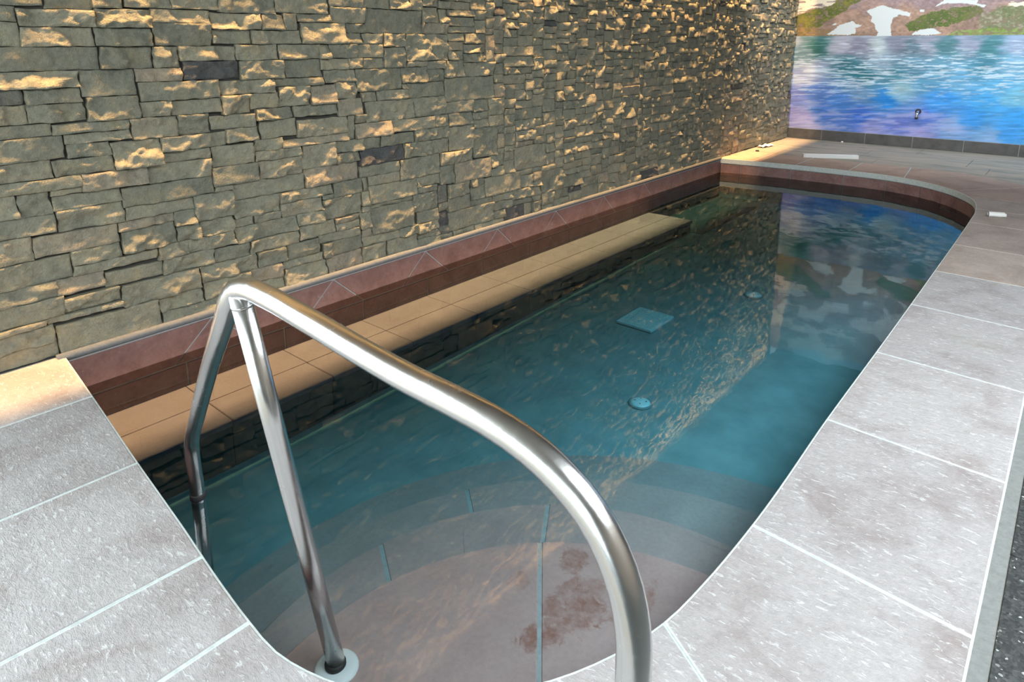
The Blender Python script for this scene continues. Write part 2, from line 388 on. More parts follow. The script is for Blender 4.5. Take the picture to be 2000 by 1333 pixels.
tag(MB().box((-3.61, -0.09, 3.57), (-3.558, 11.2, 3.60)).build('trim_1', M_alu), kind='structure')       # cove channel that carries the light strips

# ------------------------------------------------------------------ stone wall
DIG = [756,1676,1031,1722,1038,1677,1237,1731,1241,1679,1372,1709,1379,1683,1605,1741,1612,1682,1854,1744,1865,1684,2186,1747,2199,1692,2568,1763,2573,1735,2786,1770,749,1606,926,1669,934,1584,1233,1664,1244,1584,1492,1672,1503,1620,1806,1677,1813,1579,2093,1674,2101,1581,2236,1674,2250,1580,2338,1679,2339,1634,2564,1681,2577,1639,2780,1727,740,1502,950,1602,960,1502,1216,1579,1225,1489,1486,1577,1500,1489,1815,1611,1828,1499,2036,1575,2043,1501,2356,1576,2347,1505,2676,1627,2691,1571,2776,1629,2687,1505,2772,1568,725,1391,1226,1491,1237,1387,1475,1486,1486,1388,1611,1491,1621,1414,1936,1489,1939,1433,2183,1495,2199,1413,2482,1493,2489,1410,2555,1502,2561,1413,2766,1496,710,1308,1129,1381,1135,1271,1392,1375,1392,1317,1617,1379,1627,1325,1944,1407,1951,1317,2226,1428,2233,1323,2476,1409,2488,1352,2687,1406,2695,1349,2762,1411,699,1239,901,1302,909,1253,1143,1297,690,1156,908,1232,911,1150,1149,1231,1146,1150,1405,1251,1396,1220,1819,1306,1827,1223,2159,1304,2160,1247,2497,1303,2503,1264,2746,1341,1412,1153,1553,1212,1550,1127,1830,1208,1833,1125,1991,1210,1999,1138,2175,1215,2178,1151,2392,1236,2399,1148,2584,1249,2591,1164,2751,1260,677,1093,1003,1138,1004,1091,1342,1134,1342,1039,1569,1133,1577,1039,1740,1116,1752,1041,2023,1114,2019,1079,2267,1129,2272,1068,2599,1134,2598,1060,2745,1149,669,975,1036,1077,1030,1042,1349,1079,1039,972,1236,1032,1236,910,1476,1009,1483,962,1830,1018,1837,962,2033,1035,2041,971,2283,1061,2289,962,2662,1041,2674,895,2734,1043,781,883,969,970,978,907,1232,955,1400,807,1737,871,1479,902,1726,934,1725,848,1988,943,1997,898,2167,948,2176,897,2687,934,1997,817,2309,876,2313,757,2557,869,2565,818,2730,876,789,822,1094,879,1085,820,1398,882,1744,718,2022,822,2023,716,2314,790,2321,658,2720,730,2567,753,2726,799,638,735,821,848,815,730,953,797,949,751,1264,790,1260,710,1759,784,1853,651,2330,711,2138,570,2530,614,959,643,1277,724,1287,631,1623,685,1624,585,1864,685,1872,548,2163,610,2168,474,2428,541,2533,555,2713,604,2437,367,2702,510,619,625,965,708,606,519,845,618,853,523,1221,605,1000,456,1230,506,590,413,1008,499,1221,457,1502,562,1010,397,1402,432,922,303,1132,376,1126,300,1405,365,1402,360,1566,444,1416,304,1687,359,1573,362,1832,433,1507,456,1636,498,1639,441,1829,489,1841,362,2235,450,1932,274,2241,350,574,344,926,377,565,220,945,312,944,217,1202,279,1195,175,1612,268,1388,97,1609,149,855,170,1197,204,550,171,859,204,1592,210,1949,274,1697,300,1922,354,1958,195,2165,252,1911,95,2119,174,2107,133,2403,172,2127,21,2436,118,2408,141,2688,199,2437,28,2681,122,2398,223,2666,255,2164,189,2393,258,2249,275,2468,375,892,29,1380,136,1390,28,1703,73,543,108,891,168,534,25,885,81,1621,100,1921,157,1943,51,2134,78,1189,565,1443,607,2400,1503,2673,1625,2681,1572,2892,1631,2684,1509,2986,1570,2898,1577,3304,1682,2990,1478,3191,1573,3194,1431,3554,1551,2372,1149,2581,1260,2390,1411,2479,1497,2558,1419,2702,1502,2708,1410,2996,1501,3000,1357,3194,1476,2754,1240,3131,1341,3135,1262,3334,1337,3238,1150,3564,1232,3565,1117,4065,1196,2594,1059,2870,1152,2363,1067,2602,1145,2870,983,3245,1066,3251,1008,3559,1124,2676,893,2977,1004,3030,913,3391,990,3240,801,3591,886,2976,812,3246,879,2562,811,2973,880,2749,690,3138,779,3135,722,3550,801,2342,759,2568,869,2744,636,3094,707,3094,564,3489,650,3474,590,3773,692,3490,492,3640,603,3643,481,4013,575,3582,715,3858,826,3849,654,4103,794,2332,656,2741,739,2530,555,2849,620,2855,455,3196,535,2439,384,2755,489,2867,240,3152,328,3611,97,4030,164,4416,459,4758,584,4045,306,4392,415,4786,208,5023,317]
R = [[DIG[i]/1000, DIG[i+1]/1000, DIG[i+2]/1000, DIG[i+3]/1000] for i in range(0, len(DIG), 4)]   # y0 z0 y1 z1
placed = []
for q in R:
    y0, z0, y1, z1 = q; z0 = max(z0, 0.003); ok = z1-z0 > 0.02
    for p in placed:
        if not ok: break
        ox = min(y1, p[2])-max(y0, p[0]); oz = min(z1, p[3])-max(z0, p[1])
        if ox > 0 and oz > 0:
            if oz <= ox:
                if (z0+z1) > (p[1]+p[3]): z0 = p[3]
                else: z1 = p[1]
            else:
                if (y0+y1) > (p[0]+p[2]): y0 = p[2]
                else: y1 = p[0]
            if y1-y0 < 0.045 or z1-z0 < 0.026: ok = False
    if ok: placed.append((y0, z0, y1, z1))
C = 0.01; Y0, Y1, Z1 = -0.10, 11.27, 3.55
ny, nz = int((Y1-Y0)/C), int(Z1/C)
grid = np.zeros((nz, ny), bool); cells = []
def grow(lim):
    for q in cells:
        for _ in range(lim):
            moved = False
            for sd in range(4):
                b, d, a, c = q                              # rows b:d, columns a:c
                if sd == 0 and c < ny and not grid[b:d, c].any(): grid[b:d, c] = True; q[3] += 1; moved = True
                if sd == 1 and a > 0 and not grid[b:d, a-1].any(): grid[b:d, a-1] = True; q[2] -= 1; moved = True
                if sd == 2 and d < nz and not grid[d, a:c].any(): grid[d, a:c] = True; q[1] += 1; moved = True
                if sd == 3 and b > 0 and not grid[b-1, a:c].any(): grid[b-1, a:c] = True; q[0] -= 1; moved = True
            if not moved: break
for (a, b, c, d) in placed:
    q = [max(0, round(b/C)), round(d/C), max(0, round((a-Y0)/C)), round((c-Y0)/C)]
    if q[1]-q[0] < 3 or q[3]-q[2] < 5 or grid[q[0]:q[1], q[2]:q[3]].sum() > 0.12*(q[1]-q[0])*(q[3]-q[2]): continue
    grid[q[0]:q[1], q[2]:q[3]] = True; cells.append(q)
grow(5)
for i in range(nz):
    j = 0
    while j < ny:
        if grid[i, j]: j += 1; continue
        hh = rng.choice((5, 6, 7, 7, 8, 9, 9, 10, 11, 12)); ww = int(rng.triangular(10, 42, 20))
        e = j
        while e < ny and not grid[i, e] and e-j < ww: e += 1
        e2 = e
        while e2 < ny and not grid[i, e2] and e2-e < 10: e2 += 1
        if e2-e < 9: e = e2                                 # do not leave slivers
        k = i
        while k < nz and k-i < hh and not grid[k, j:e].any(): k += 1
        k2 = k
        while k2 < nz and k2-k < 4 and not grid[k2, j:e].any(): k2 += 1
        if k2-k < 4 or k2 == nz: k = k2
        if e-j >= 5 and k-i >= 3: grid[i:k, j:e] = True; cells.append([i, k, j, e])
        j = e
grow(8)
stones = [(Y0+q[2]*C, q[0]*C+0.002, Y0+q[3]*C, q[1]*C+0.002) for q in cells]
def shown(s):
    cy, cz = (s[0]+s[2])/2, (s[1]+s[3])/2; d = Vector((WX, cy, cz-1.5)); dp = d.dot(f)
    if dp < 0.3: return 0
    px = 1000+1315.93*d.dot(r)/dp; py = 375-1315.93*d.dot(u)/dp
    if not (-60 < px < 1560 and -40 < py < 780): return 0
    return (s[2]-s[0])*(s[3]-s[1])*abs(d.x)/d.length/dp**2
stones.sort(key=shown, reverse=True)
def stone_geo(s, step, seed):
    y0, z0, y1, z1 = s; g = 0.0016; rr = random.Random(seed)
    y0 += g; y1 -= g; z0 += g; z1 -= g
    w_, h_ = y1-y0, z1-z0
    n = max(3, int(w_/step)); k = max(2, int(h_/step)); e = 0.0035
    us = np.concatenate([[0], np.linspace(e/w_, 1-e/w_, n), [1]]); ws = np.concatenate([[0], np.linspace(e/h_, 1-e/h_, k), [1]])
    U, W = np.meshgrid(us, ws); n, k = len(us)-1, len(ws)-1
    j = [rr.uniform(-1, 1) for _ in range(8)]
    Y = (y0+max(j[0],-0.2)*0.008)*(1-U)*(1-W)+(y1+min(j[1],0.2)*0.008)*U*(1-W)+(y0+max(j[2],-0.2)*0.008)*(1-U)*W+(y1+min(j[3],0.2)*0.008)*U*W
    Zc = z0*(1-W)+z1*W
    Zc = Zc + (vn(U*w_*22, U*0+seed, 5)-0.5)*0.005*(((W > 0.99)*1.0)+((W < 0.01)*1.0))
    Y = Y + (vn(W*h_*40, W*0+seed, 6)-0.5)*0.008*(((U > 0.99)*1.0)+((U < 0.01)*1.0))
    base = rr.uniform(0.0, 0.014)
    H = base + (U-0.5)*rr.uniform(-0.012, 0.012) + (W-0.5)*rr.uniform(-0.020, 0.008)
    flat = rr.uniform(0.25, 1.25)
    H = H + ((fbm(Y*9, Zc*14, seed*1.7, 3)-0.5)*0.050 + (fbm(Y*28, Zc*38, seed*2.3, 3)-0.5)*0.021)*flat
    for q in range(rr.choice((1, 1, 2, 2, 3))):
        a = rr.uniform(0, 2*math.pi); c0 = rr.uniform(0.2, 0.8); c1 = rr.uniform(0.2, 0.8)
        d = ((U-c0)*w_*math.cos(a) + (W-c1)*h_*math.sin(a)) + (fbm(Y*22, Zc*22, seed+q, 2)-0.5)*0.05
        wd = rr.uniform(0.006, 0.03); H = H + np.clip(d/wd, -0.5, 0.5)*rr.uniform(0.004, 0.018)*flat
    H = np.clip(H, -0.006, 0.046)
    ed = np.minimum(np.minimum(U*w_, (1-U)*w_), np.minimum(W*h_, (1-W)*h_))
    X = WX + H - (ed <= 1e-6)*0.003
    V = np.stack([X, Y, Zc], -1).reshape(-1, 3); F = []
    W1 = n+1
    for b in range(k):
        for a in range(n):
            p = b*W1+a; F.append((p, p+1, p+W1+1, p+W1))
    ring = [a for a in range(n)] + [b*W1+n for b in range(k)] + [k*W1+a for a in range(n, 0, -1)] + [b*W1 for b in range(k, 0, -1)]
    o = len(V); Va = V[ring].copy(); Vb = Va.copy(); Vb[:, 0] = WX-0.02; V = np.concatenate([V, Va, Vb]); L = len(ring)
    for i in range(L): F.append((o+i, o+L+i, o+L+(i+1) % L, o+(i+1) % L))
    return V, F
def stone_mesh(name, V, F, tint):
    me = bpy.data.meshes.new(name); me.from_pydata(V.tolist(), [], F); me.update()
    me.polygons.foreach_set('use_smooth', [True]*len(me.polygons))
    at = me.attributes.new('tint', 'FLOAT', 'POINT'); at.data.foreach_set('value', np.asarray(tint, np.float32)); return me
BV, BF, BT, off = [], [], [], 0
for i, s in enumerate(stones):
    t_ = rng.random()
    if i < 300:
        V, F = stone_geo(s, 0.0095, i+1)
        link('stone', stone_mesh('stone', V, F, [t_]*len(V)), M_stone, wl)
    else:
        V, F = stone_geo(s, 0.017 if shown(s) else 0.03, i+1)
        BV.append(V); BF += [tuple(q+off for q in fc) for fc in F]; BT += [t_]*len(V); off += len(V)
o = link('stone_courses', stone_mesh('stone_courses', np.concatenate(BV), BF, BT), M_stone, wl); o['kind'] = 'stuff'

# ------------------------------------------------------------------ mural
HOM = ((671.37729, 56.70226, 2466.59487), (-28.18988, -682.40119, 1375.82495), (-0.07287, -0.02464, 1.0))
def inside(P, U, Vv):
    ins = np.zeros(U.shape, bool)
    for i in range(len(P)):
        x1, y1 = P[i]; x2, y2 = P[(i+1) % len(P)]
        if y1 == y2: continue
        ins ^= ((y1 > Vv) != (y2 > Vv)) & (U < (x2-x1)*(Vv-y1)/(y2-y1)+x1)
    return ins
def paint(X, Z):
    d = HOM[2][0]*X+HOM[2][1]*Z+1; U = (HOM[0][0]*X+HOM[0][1]*Z+HOM[0][2])/d; V = (HOM[1][0]*X+HOM[1][1]*Z+HOM[1][2])/d
    vh = 308-0.005*U; c = np.zeros(U.shape+(3,)); A = lambda t: np.array(t, float)
    mixc = lambda a, b, k: a*(1-k[..., None]) + b*k[..., None]
    st = lambda x, lo, hi: np.clip((x-lo)/(hi-lo), 0, 1)
    wu = U+(fbm(U/45, V/45, 3)-0.5)*50; wv = V+(fbm(U/45, V/45, 9)-0.5)*34
    n1 = fbm(U/110, V/60, 21); n2 = fbm(U/22, V/14, 31); n3 = fbm(U/260, V/160, 41)
    land = mixc(A((168,140,124)), A((140,118,106)), st(n1, 0.3, 0.7)); land = mixc(land, A((150,132,140)), st(120-V+ (n1-0.5)*200, 0, 120)*0.8)
    def blend(poly, col1, col2, k):
        nonlocal land
        msk = inside(poly, wu, wv).astype(float)*st(n2, 0.25, 0.5)*k
        land = mixc(land, mixc(A(col1), A(col2), st(n1*0.5+n2*0.5, 0.35, 0.65)), msk)
    blend([(0,310),(0,150),(330,50),(480,-30),(660,-30),(480,90),(380,160),(180,270),(150,310)], (66,90,36), (122,118,60), 1.0)
    blend([(990,200),(1230,95),(1600,40),(1660,100),(1500,180),(1380,215),(1030,270)], (66,92,40), (105,110,62), 1.0)
    blend([(1600,130),(1820,50),(2050,30),(3000,20),(3000,300),(1640,260)], (84,106,64), (150,146,128), 0.9)
    blend([(1360,310),(1400,265),(1700,240),(2400,250),(2400,310)], (112,142,62), (130,150,90), 0.9)
    blend([(0,310),(20,240),(200,230),(640,300),(640,310)], (120,110,62), (150,120,90), 0.8)
    land = land*(0.82+0.36*n2)[..., None]
    snow = np.zeros(U.shape, bool)
    for P in ([(660,90),(720,70),(800,45),(900,75),(1040,110),(1030,140),(950,125),(890,155),(870,210),(875,320),(740,320),(765,275),(735,240),(735,205),(700,180),(710,140),(665,105)],
              [(330,294),(440,210),(550,175),(570,205),(635,212),(565,240),(570,288),(500,298)], [(1040,294),(1110,255),(1190,240),(1240,245),(1300,285),(1190,299)],
              [(1240,60),(1330,0),(1460,-12),(1610,0),(1600,35),(1690,40),(1660,65),(1580,40),(1440,25),(1330,30)], [(370,215),(395,195),(420,205),(395,218)], [(1117,82),(1155,82),(1150,104),(1120,100)]):
        snow |= inside(P, U+(fbm(U/18, V/18, 5)-0.5)*18, V+(fbm(U/18, V/18, 6)-0.5)*14)
    land[snow] = (206,214,216)
    cream = inside([(30,140),(20,-60),(200,-40),(430,-10),(330,60),(230,65),(100,112)], wu, wv) | inside([(1870,20),(2000,-5),(2150,-10),(2300,20),(2050,45),(1870,52)], wu, wv)
    land[cream & (fbm(U/90, V/12+U/200, 8) > 0.40)] = (228,218,198)
    hi = V < -15; sn = fbm(U/240, V/120, 77)
    land[hi & (sn > 0.52)] = (205,210,216)
    sky = V < -620-(fbm(U/500, U*0, 4)-0.5)*500
    land[sky] = (150,190,225)
    K = [(40,340,170,180,190),(250,400,60,110,105),(100,450,110,140,150),(450,380,168,168,184),(600,400,130,130,150),(760,390,184,198,204),(930,380,125,130,150),(1040,400,90,115,130),(1160,370,150,155,175),(1340,400,80,125,135),(1700,400,70,125,135),(1550,380,150,160,185),(1950,380,150,170,200),(500,560,60,115,130),(650,650,45,110,125),(200,600,170,180,205),(100,690,165,175,215),(800,520,140,165,185),(1050,560,95,140,165),(1300,560,100,150,175),(1650,560,75,135,160),(1900,560,120,170,200),(900,620,75,130,150),(1150,680,95,155,190),(1450,690,110,170,210),(1800,720,100,175,220),(600,780,110,150,190),(950,760,150,190,205),(200,780,88,128,205),(50,820,115,130,200),(450,860,70,125,200),(850,840,35,130,215),(1300,860,60,150,230),(1700,880,75,165,230),(1950,830,120,185,215),(1950,1000,65,160,235),(300,980,72,118,200),(600,990,60,108,200),(80,1000,150,150,205),(200,1080,165,170,215),(700,1100,140,145,205),(950,1060,105,122,200),(1100,1130,150,150,205),(1150,1000,85,120,205),(1400,1100,130,165,215),(1550,1000,60,150,230),(1700,1180,130,170,215),(1850,1150,70,155,230),(2500,1000,70,160,235),(2500,600,90,150,185)]
    num = np.zeros(c.shape); den = np.zeros(U.shape)
    lu = U+(fbm(U/120, V/40, 51)-0.5)*160; lv = V+(fbm(U/120, V/40, 61)-0.5)*60
    for (a, b, *q) in K:
        wt = 1/(((lu-a)/1.3)**2+(lv-b)**2+600)**1.8; num += wt[..., None]*A(q); den += wt
    lake = num/den[..., None]
    rp = fbm(U/95+V/60, V/9.0, 71, 3); dens = np.exp(-((V-620)/190)**2)
    left = np.exp(-((U-150)/350)**2)*np.exp(-((V-640)/220)**2)
    k = st(rp, 0.66-0.16*dens-0.10*left, 0.76-0.14*dens-0.08*left)*np.clip(0.25+dens, 0, 1)*0.75
    lake = mixc(lake, A((206,220,234)), k)
    rp2 = fbm(U/120, V/12, 81, 3); lake = lake*(1+(rp2-0.5)*0.34)[..., None]
    lo = st(V, 760, 980)*st(1500-U+(V-900), 0, 400); s3 = fbm(U/150+V/90, V/22, 91, 4)
    lake = mixc(lake, A((182,184,226)), st(s3, 0.48, 0.66)*lo*0.6)
    c = np.where((V < vh)[..., None], land, lake)
    return s2l(np.clip(c, 0, 255))
xs = np.concatenate([np.linspace(-3.74, -0.45, 420, endpoint=False), np.linspace(-0.45, 3.19, 70)])
zs = np.concatenate([np.linspace(0.165, 2.25, 300, endpoint=False), np.linspace(2.25, 3.295, 45)])
XX, ZZ = np.meshgrid(xs, zs); nx_, nz_ = len(xs), len(zs)
col = paint(XX, ZZ).reshape(-1, 3)
idx = np.arange(nx_*nz_).reshape(nz_, nx_)
Q = np.stack([idx[:-1, :-1], idx[:-1, 1:], idx[1:, 1:], idx[1:, :-1]], -1).reshape(-1, 4)
fr = np.stack([XX, np.full_like(XX, WY-0.004), ZZ], -1).reshape(-1, 3)
base = len(fr); bk = [(xs[0], WY, zs[0]), (xs[-1], WY, zs[0]), (xs[-1], WY, zs[-1]), (xs[0], WY, zs[-1])]
me = bpy.data.meshes.new('mural'); me.from_pydata(fr.tolist()+bk, [], Q.tolist()+[(base+3, base+2, base+1, base)]); me.update()
ca = me.color_attributes.new('print', 'FLOAT_COLOR', 'POINT')
ca.data.foreach_set('color', np.concatenate([np.c_[col, np.ones(len(col))], np.full((4, 4), 0.5)]).astype(np.float32).ravel())
tag(link('mural', me, M_print), 'large printed wall mural of a blue mountain lake with snow patches', 'mural')
tp = empty('wall_spigot', (-1.874, WY-0.004, 0.505))
MB().lathe([(0.0, -0.030), (0.022, -0.030), (0.036, -0.018), (0.038, 0.0)], 24, (0, 0, 0.03), 'Y').build('escutcheon', M_dark, tp, True)
MB().tube(catmull([(0.004, -0.025, 0.03), (0.006, -0.06, 0.025), (0.004, -0.085, 0.0), (0.0, -0.088, -0.05)], 0.01), 0.017, 14).build('spout', M_chrome, tp, True)
MB().lathe([(0.019, 0.0), (0.021, -0.006), (0.021, -0.026), (0.015, -0.03)], 18, (0.0, -0.088, -0.045)).build('nozzle', M_dark, tp, True)
tag(tp, 'small chrome spigot with dark plate sticking out of the lake mural', 'spigot')

# ------------------------------------------------------------------ baseboard
bb = tag(MB().box((WX, WY-0.006, 0.0), (3.2, WY-0.0005, 0.162)).build('baseboard_back', grout_mat('light_joint', (0.52,0.52,0.50))), kind='structure')
jx = [-3.70, -3.166, -2.536, -1.900, -1.268, -0.636] + [-0.636+0.632*k for k in range(1, 6)] + [3.19]
for a, b in zip(jx[:-1], jx[1:]):
    if b-a > 0.1: MB().bbox((a+0.004, WY-0.016, 0.004), (b-0.004, WY-0.002, 0.160), 0.0015).build('tile', M_base, bb)

# ------------------------------------------------------------------ floor: coping slabs, far deck tiles, terrazzo
OUTC = [(-0.035,8.2),(-0.06,8.45),(-0.15,8.68),(-0.28,8.86),(-0.41,8.99),(-0.58,9.15),(-0.80,9.30),(-1.05,9.40),(-1.35,9.445)]
J = [((-3.66,0.905),(-3.70,-0.05),[(-3.70,0.905)]),((-3.12,0.853),(-3.16,-0.05),[]),((-2.48,0.786),(-2.50,-0.05),[]),((-1.86,0.727),(-1.88,-0.05),[]),((-1.51,0.694),(-1.52,-0.05),[]),
     ((-1.05,0.815),(-0.78,-0.05),[]),((-0.672,1.405),(-0.035,1.03),[(-0.035,-0.05)]),((-0.636,1.922),(-0.035,1.878),[]),((-0.642,2.732),(-0.035,2.701),[]),((-0.640,3.54),(-0.035,3.515),[]),
     ((-0.640,4.366),(-0.035,4.335),[]),((-0.642,5.167),(-0.035,5.14),[]),((-0.645,5.961),(-0.035,5.93),[]),((-0.650,6.79),(-0.035,6.77),[]),((-0.668,7.42),(-0.035,7.39),[]),
     ((-0.80,7.98),(-0.035,7.96),[]),((-0.93,8.20),(-0.35,8.93),OUTC[0:4]),((-1.50,8.645),(-1.57,9.45),OUTC[4:]),((-2.10,8.73),(-2.12,9.45),[]),((-2.70,8.715),(-2.72,9.45),[]),((-3.25,8.665),(-3.27,9.45),[]),((-3.66,8.60),(-3.70,9.45),[])]
floor = None
gm = MB(); slabs = []
for k in range(len(J)-1):
    i0, i1 = near_idx(J[k][0]), near_idx(J[k+1][0])
    inn = INNER[i0:i1+1]; outp = [J[k][1]] + J[k+1][2] + [J[k+1][1]]
    if k == 0: poly = inn + [J[1][1], J[0][1], (-3.70, 0.908)]
    elif k == len(J)-2: poly = inn + [(-3.70, 8.60), J[-1][1], J[k][1]]
    else: poly = inn + outp[::-1]
    slabs.append(clean(poly))
for P in slabs:
    P2 = P if sgn_area(P) > 0 else P[::-1]
    slab_mb(P2, -0.062, -0.0025, 0.0, 0.002, gm)
# tile bed under everything outside the coping
fb = MB()
fb.box((-0.035, -3.7, -0.06), (3.2, WY, -0.012)).box((WX, 9.45, -0.06), (-0.035, WY, -0.012)).box((WX, -3.7, -0.06), (-0.035, -0.05, -0.012))
fb.add([(x, y, -0.013) for x, y in OUTC] + [(-0.035, 9.45, -0.013)], [tuple(range(len(OUTC)))[::-1] + (len(OUTC),)])
floor = tag(fb.build('floor', M_dgrout), kind='structure')
gb = gm.build('grout_bed', M_grout, floor)
for k, P in enumerate(slabs):
    yc = sum(p[1] for p in P)/len(P)
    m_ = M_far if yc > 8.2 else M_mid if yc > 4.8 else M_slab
    slab_mb(P, -0.060, 0.0, 0.0055 if yc < 5 else 0.0045, 0.004).build('slab', m_, floor)
# mortar strip along the outer edge
mo = [(-0.035,-0.05),(-0.035,8.2)]
ms = MB()
for a, b in ((-0.05, 8.2),): ms.box((-0.036, a, -0.03), (0.004, b, -0.004))
ms.build('mortar_joint', M_mortar, floor)
# terrazzo squares on the right, deck tiles behind the pool and in front of the near coping
for i in range(4):
    for j in range(18):
        x0 = 0.006+i*0.80; y0 = -3.4+j*0.815
        MB().bbox((x0+0.001, y0+0.001, -0.03), (min(x0+0.798, 3.19), min(y0+0.813, WY-0.02), -0.006), 0.0008).build('tile', M_terr, floor)
for j, (ya, yb) in enumerate(((9.452, 9.925), (9.93, 10.60), (10.605, 11.26))):
    x = WX + (0.45, 0.2, 0.75)[j]; prev = WX+0.004
    while prev < -0.04:
        xe = min(x, -0.037)
        MB().bbox((prev+0.002, ya+0.002, -0.04), (xe-0.002, yb-0.002, -0.003), 0.0015).build('tile', M_deck, floor)
        prev = xe; x += 1.22
cp = clean(OUTC + [(-0.035, 9.45)]); slab_mb(cp, -0.04, -0.004, 0.004, 0.0015).build('tile', M_deck, floor)
for i in range(5):
    for j in range(4): MB().bbox((WX+i*0.733+0.004, -3.45+j*0.85+0.004, -0.04), (WX+(i+1)*0.733-0.004, -3.45+(j+1)*0.85-0.004, -0.002), 0.002).build('tile', M_deck, floor)

# ------------------------------------------------------------------ pool basin
ZF = lambda y: max(-0.66, min(-0.535, -0.64+0.03*(y-2.2)))
wallp = out_off(0.016); n = len(wallp)
bm_ = MB(); Vv = [(x, y, -0.061) for x, y in wallp] + [(x, y, -0.80) for x, y in wallp]
bm_.add(Vv, [(i, n+i, n+(i+1) % n, (i+1) % n) for i in range(n)])
basin = tag(bm_.build('pool_basin', M_ugrout), kind='structure')
ys = np.linspace(0.6, 8.8, 42); fm_ = MB()
V_ = []; 
for y in ys: V_ += [(-3.75, y, ZF(y)), (-0.55, y, ZF(y))]
fm_.add(V_, [(2*i, 2*i+1, 2*i+3, 2*i+2) for i in range(len(ys)-1)]).build('pool_floor', M_pfloor, basin)
MB().bbox((-3.66, 6.72, -0.7), (-3.02, 8.66, ZF(7.7)+0.006), 0.002).build('floor_shade_pad', simple('painted_shade_dark', (0.016,0.013,0.012), 0.6), basin)  # added near-black pad: shade past the bench end put into its colour
# waterline tiles along the curved edge: upper course and a lower course
L = [0.0]
for a, b in zip(INNER[:-1], INNER[1:]): L.append(L[-1]+math.dist(a, b))
def at_len(s):
    s = max(0, min(L[-1], s)); i = min(len(L)-2, max(0, np.searchsorted(L, s)-1)); t = (s-L[i])/max(1e-9, L[i+1]-L[i])
    return (INNER[i][0]+(INNER[i+1][0]-INNER[i][0])*t, INNER[i][1]+(INNER[i+1][1]-INNER[i][1])*t)
cuts = []
s_ = 0.0; s_far = L[near_idx((-0.905, 8.15))]
while s_ < s_far-0.35: cuts.append(s_); s_ += 0.61
for p in ((-0.905,8.17),(-1.084,8.37),(-1.307,8.557),(-1.682,8.70),(-2.17,8.735),(-2.794,8.71),(-3.41,8.64)): cuts.append(L[near_idx(p)] if p != (-1.307,8.557) else L[near_idx((-1.31,8.56))])
cuts.append(L[-1])
def wall_tile(sa, sb, z0, z1, mat, depth):
    k = max(2, int((sb-sa)/0.06)+1); P = [at_len(sa+(sb-sa)*i/(k-1)) for i in range(k)]
    A, B = [], []
    for i in range(k):
        a = P[max(0, i-1)]; b = P[min(k-1, i+1)]; d = Vector((b[0]-a[0], b[1]-a[1])).normalized(); nn = Vector((d.y, -d.x))
        A.append((P[i][0]+nn.x*depth, P[i][1]+nn.y*depth)); B.append((P[i][0]+nn.x*0.015, P[i][1]+nn.y*0.015))
    slab_mb(A + B[::-1], z0, z1, 0.0, 0.002).build('tile', mat, basin)
for a, b in zip(cuts[:-1], cuts[1:]):
    wall_tile(a+0.005, b-0.005, -0.235, -0.072, M_red, 0.004)
    wall_tile(a+0.005, b-0.005, -0.46, -0.243, M_red, 0.006)
# left face below the stone wall: sawn strip, tiles cut to triangles and trapezoids, lower course
def face_tile(P, mat=M_red, x0=-3.676, x1=-3.660):
    P = clean(P)
    if sgn_area(P) < 0: P = P[::-1]
    P = offset(P, 0.0045); T = offset(P, 0.003); n = len(P)
    V = [(x0, a, b) for a, b in P] + [(x1-0.003, a, b) for a, b in P] + [(x1, a, b) for a, b in T]
    F = [tuple(range(n))[::-1], tuple(range(2*n, 3*n))]
    for j in (0, 1):
        for i in range(n): F.append((j*n+i, j*n+(i+1) % n, (j+1)*n+(i+1) % n, (j+1)*n+i))
    mesh('tile', V, F, mat, basin)
ap = [1.641+0.8215*k for k in range(-1, 9)]
zt, zm, zb = -0.028, -0.245, -0.40
ends = [0.86] + [a for a in ap if 0.95 < a < 8.5] + [8.64]
for i, a in enumerate(ends):
    inner_a = 0 < i < len(ends)-1
    if inner_a: face_tile([(a-0.235, zm), (a, zt), (a+0.235, zm)])
    if i < len(ends)-1:
        b = ends[i+1]; la = a+0.235 if inner_a else a; rb = b-0.235 if i+1 < len(ends)-1 else b
        face_tile([(a, zt), (la, zm), (rb, zm), (b, zt)])
y = 0.86
while y < 8.6: face_tile([(y, zb), (y, zm), (min(y+0.61, 8.64), zm), (min(y+0.61, 8.64), zb)]); y += 0.61
MB().box((-3.70, 0.86, -0.41), (-3.6655, 8.64, -0.012)).build('tile_grout', M_ugrout, basin)
pr = MB().tube([(-3.672, 0.87, -0.004), (-3.672, 8.62, -0.004)], 0.022, 14); pr.build('mortar_bead', M_bead, basin, True)
# underwater dark wall below the tile courses
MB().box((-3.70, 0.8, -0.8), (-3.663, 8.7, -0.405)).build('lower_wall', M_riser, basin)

# ------------------------------------------------------------------ bench
ZB = -0.385; XB = -3.125
bench = empty('bench'); bench.parent = basin
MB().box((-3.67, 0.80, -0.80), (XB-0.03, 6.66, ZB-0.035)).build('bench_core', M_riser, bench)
y = 0.84; k = 0
while y < 6.69:
    ye = min(y+0.61, 6.70)
    MB().bbox((-3.662, y+0.002, ZB-0.036), (-3.40, ye-0.002, ZB), 0.002).build('slab', M_bench, bench)
    MB().bbox((-3.397, y+0.002-0.0, ZB-0.036), (XB, ye-0.002, ZB-0.0005), 0.004).build('slab', M_bench, bench)
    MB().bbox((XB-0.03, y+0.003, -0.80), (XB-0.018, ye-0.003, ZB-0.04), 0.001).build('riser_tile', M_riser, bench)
    y += 0.61

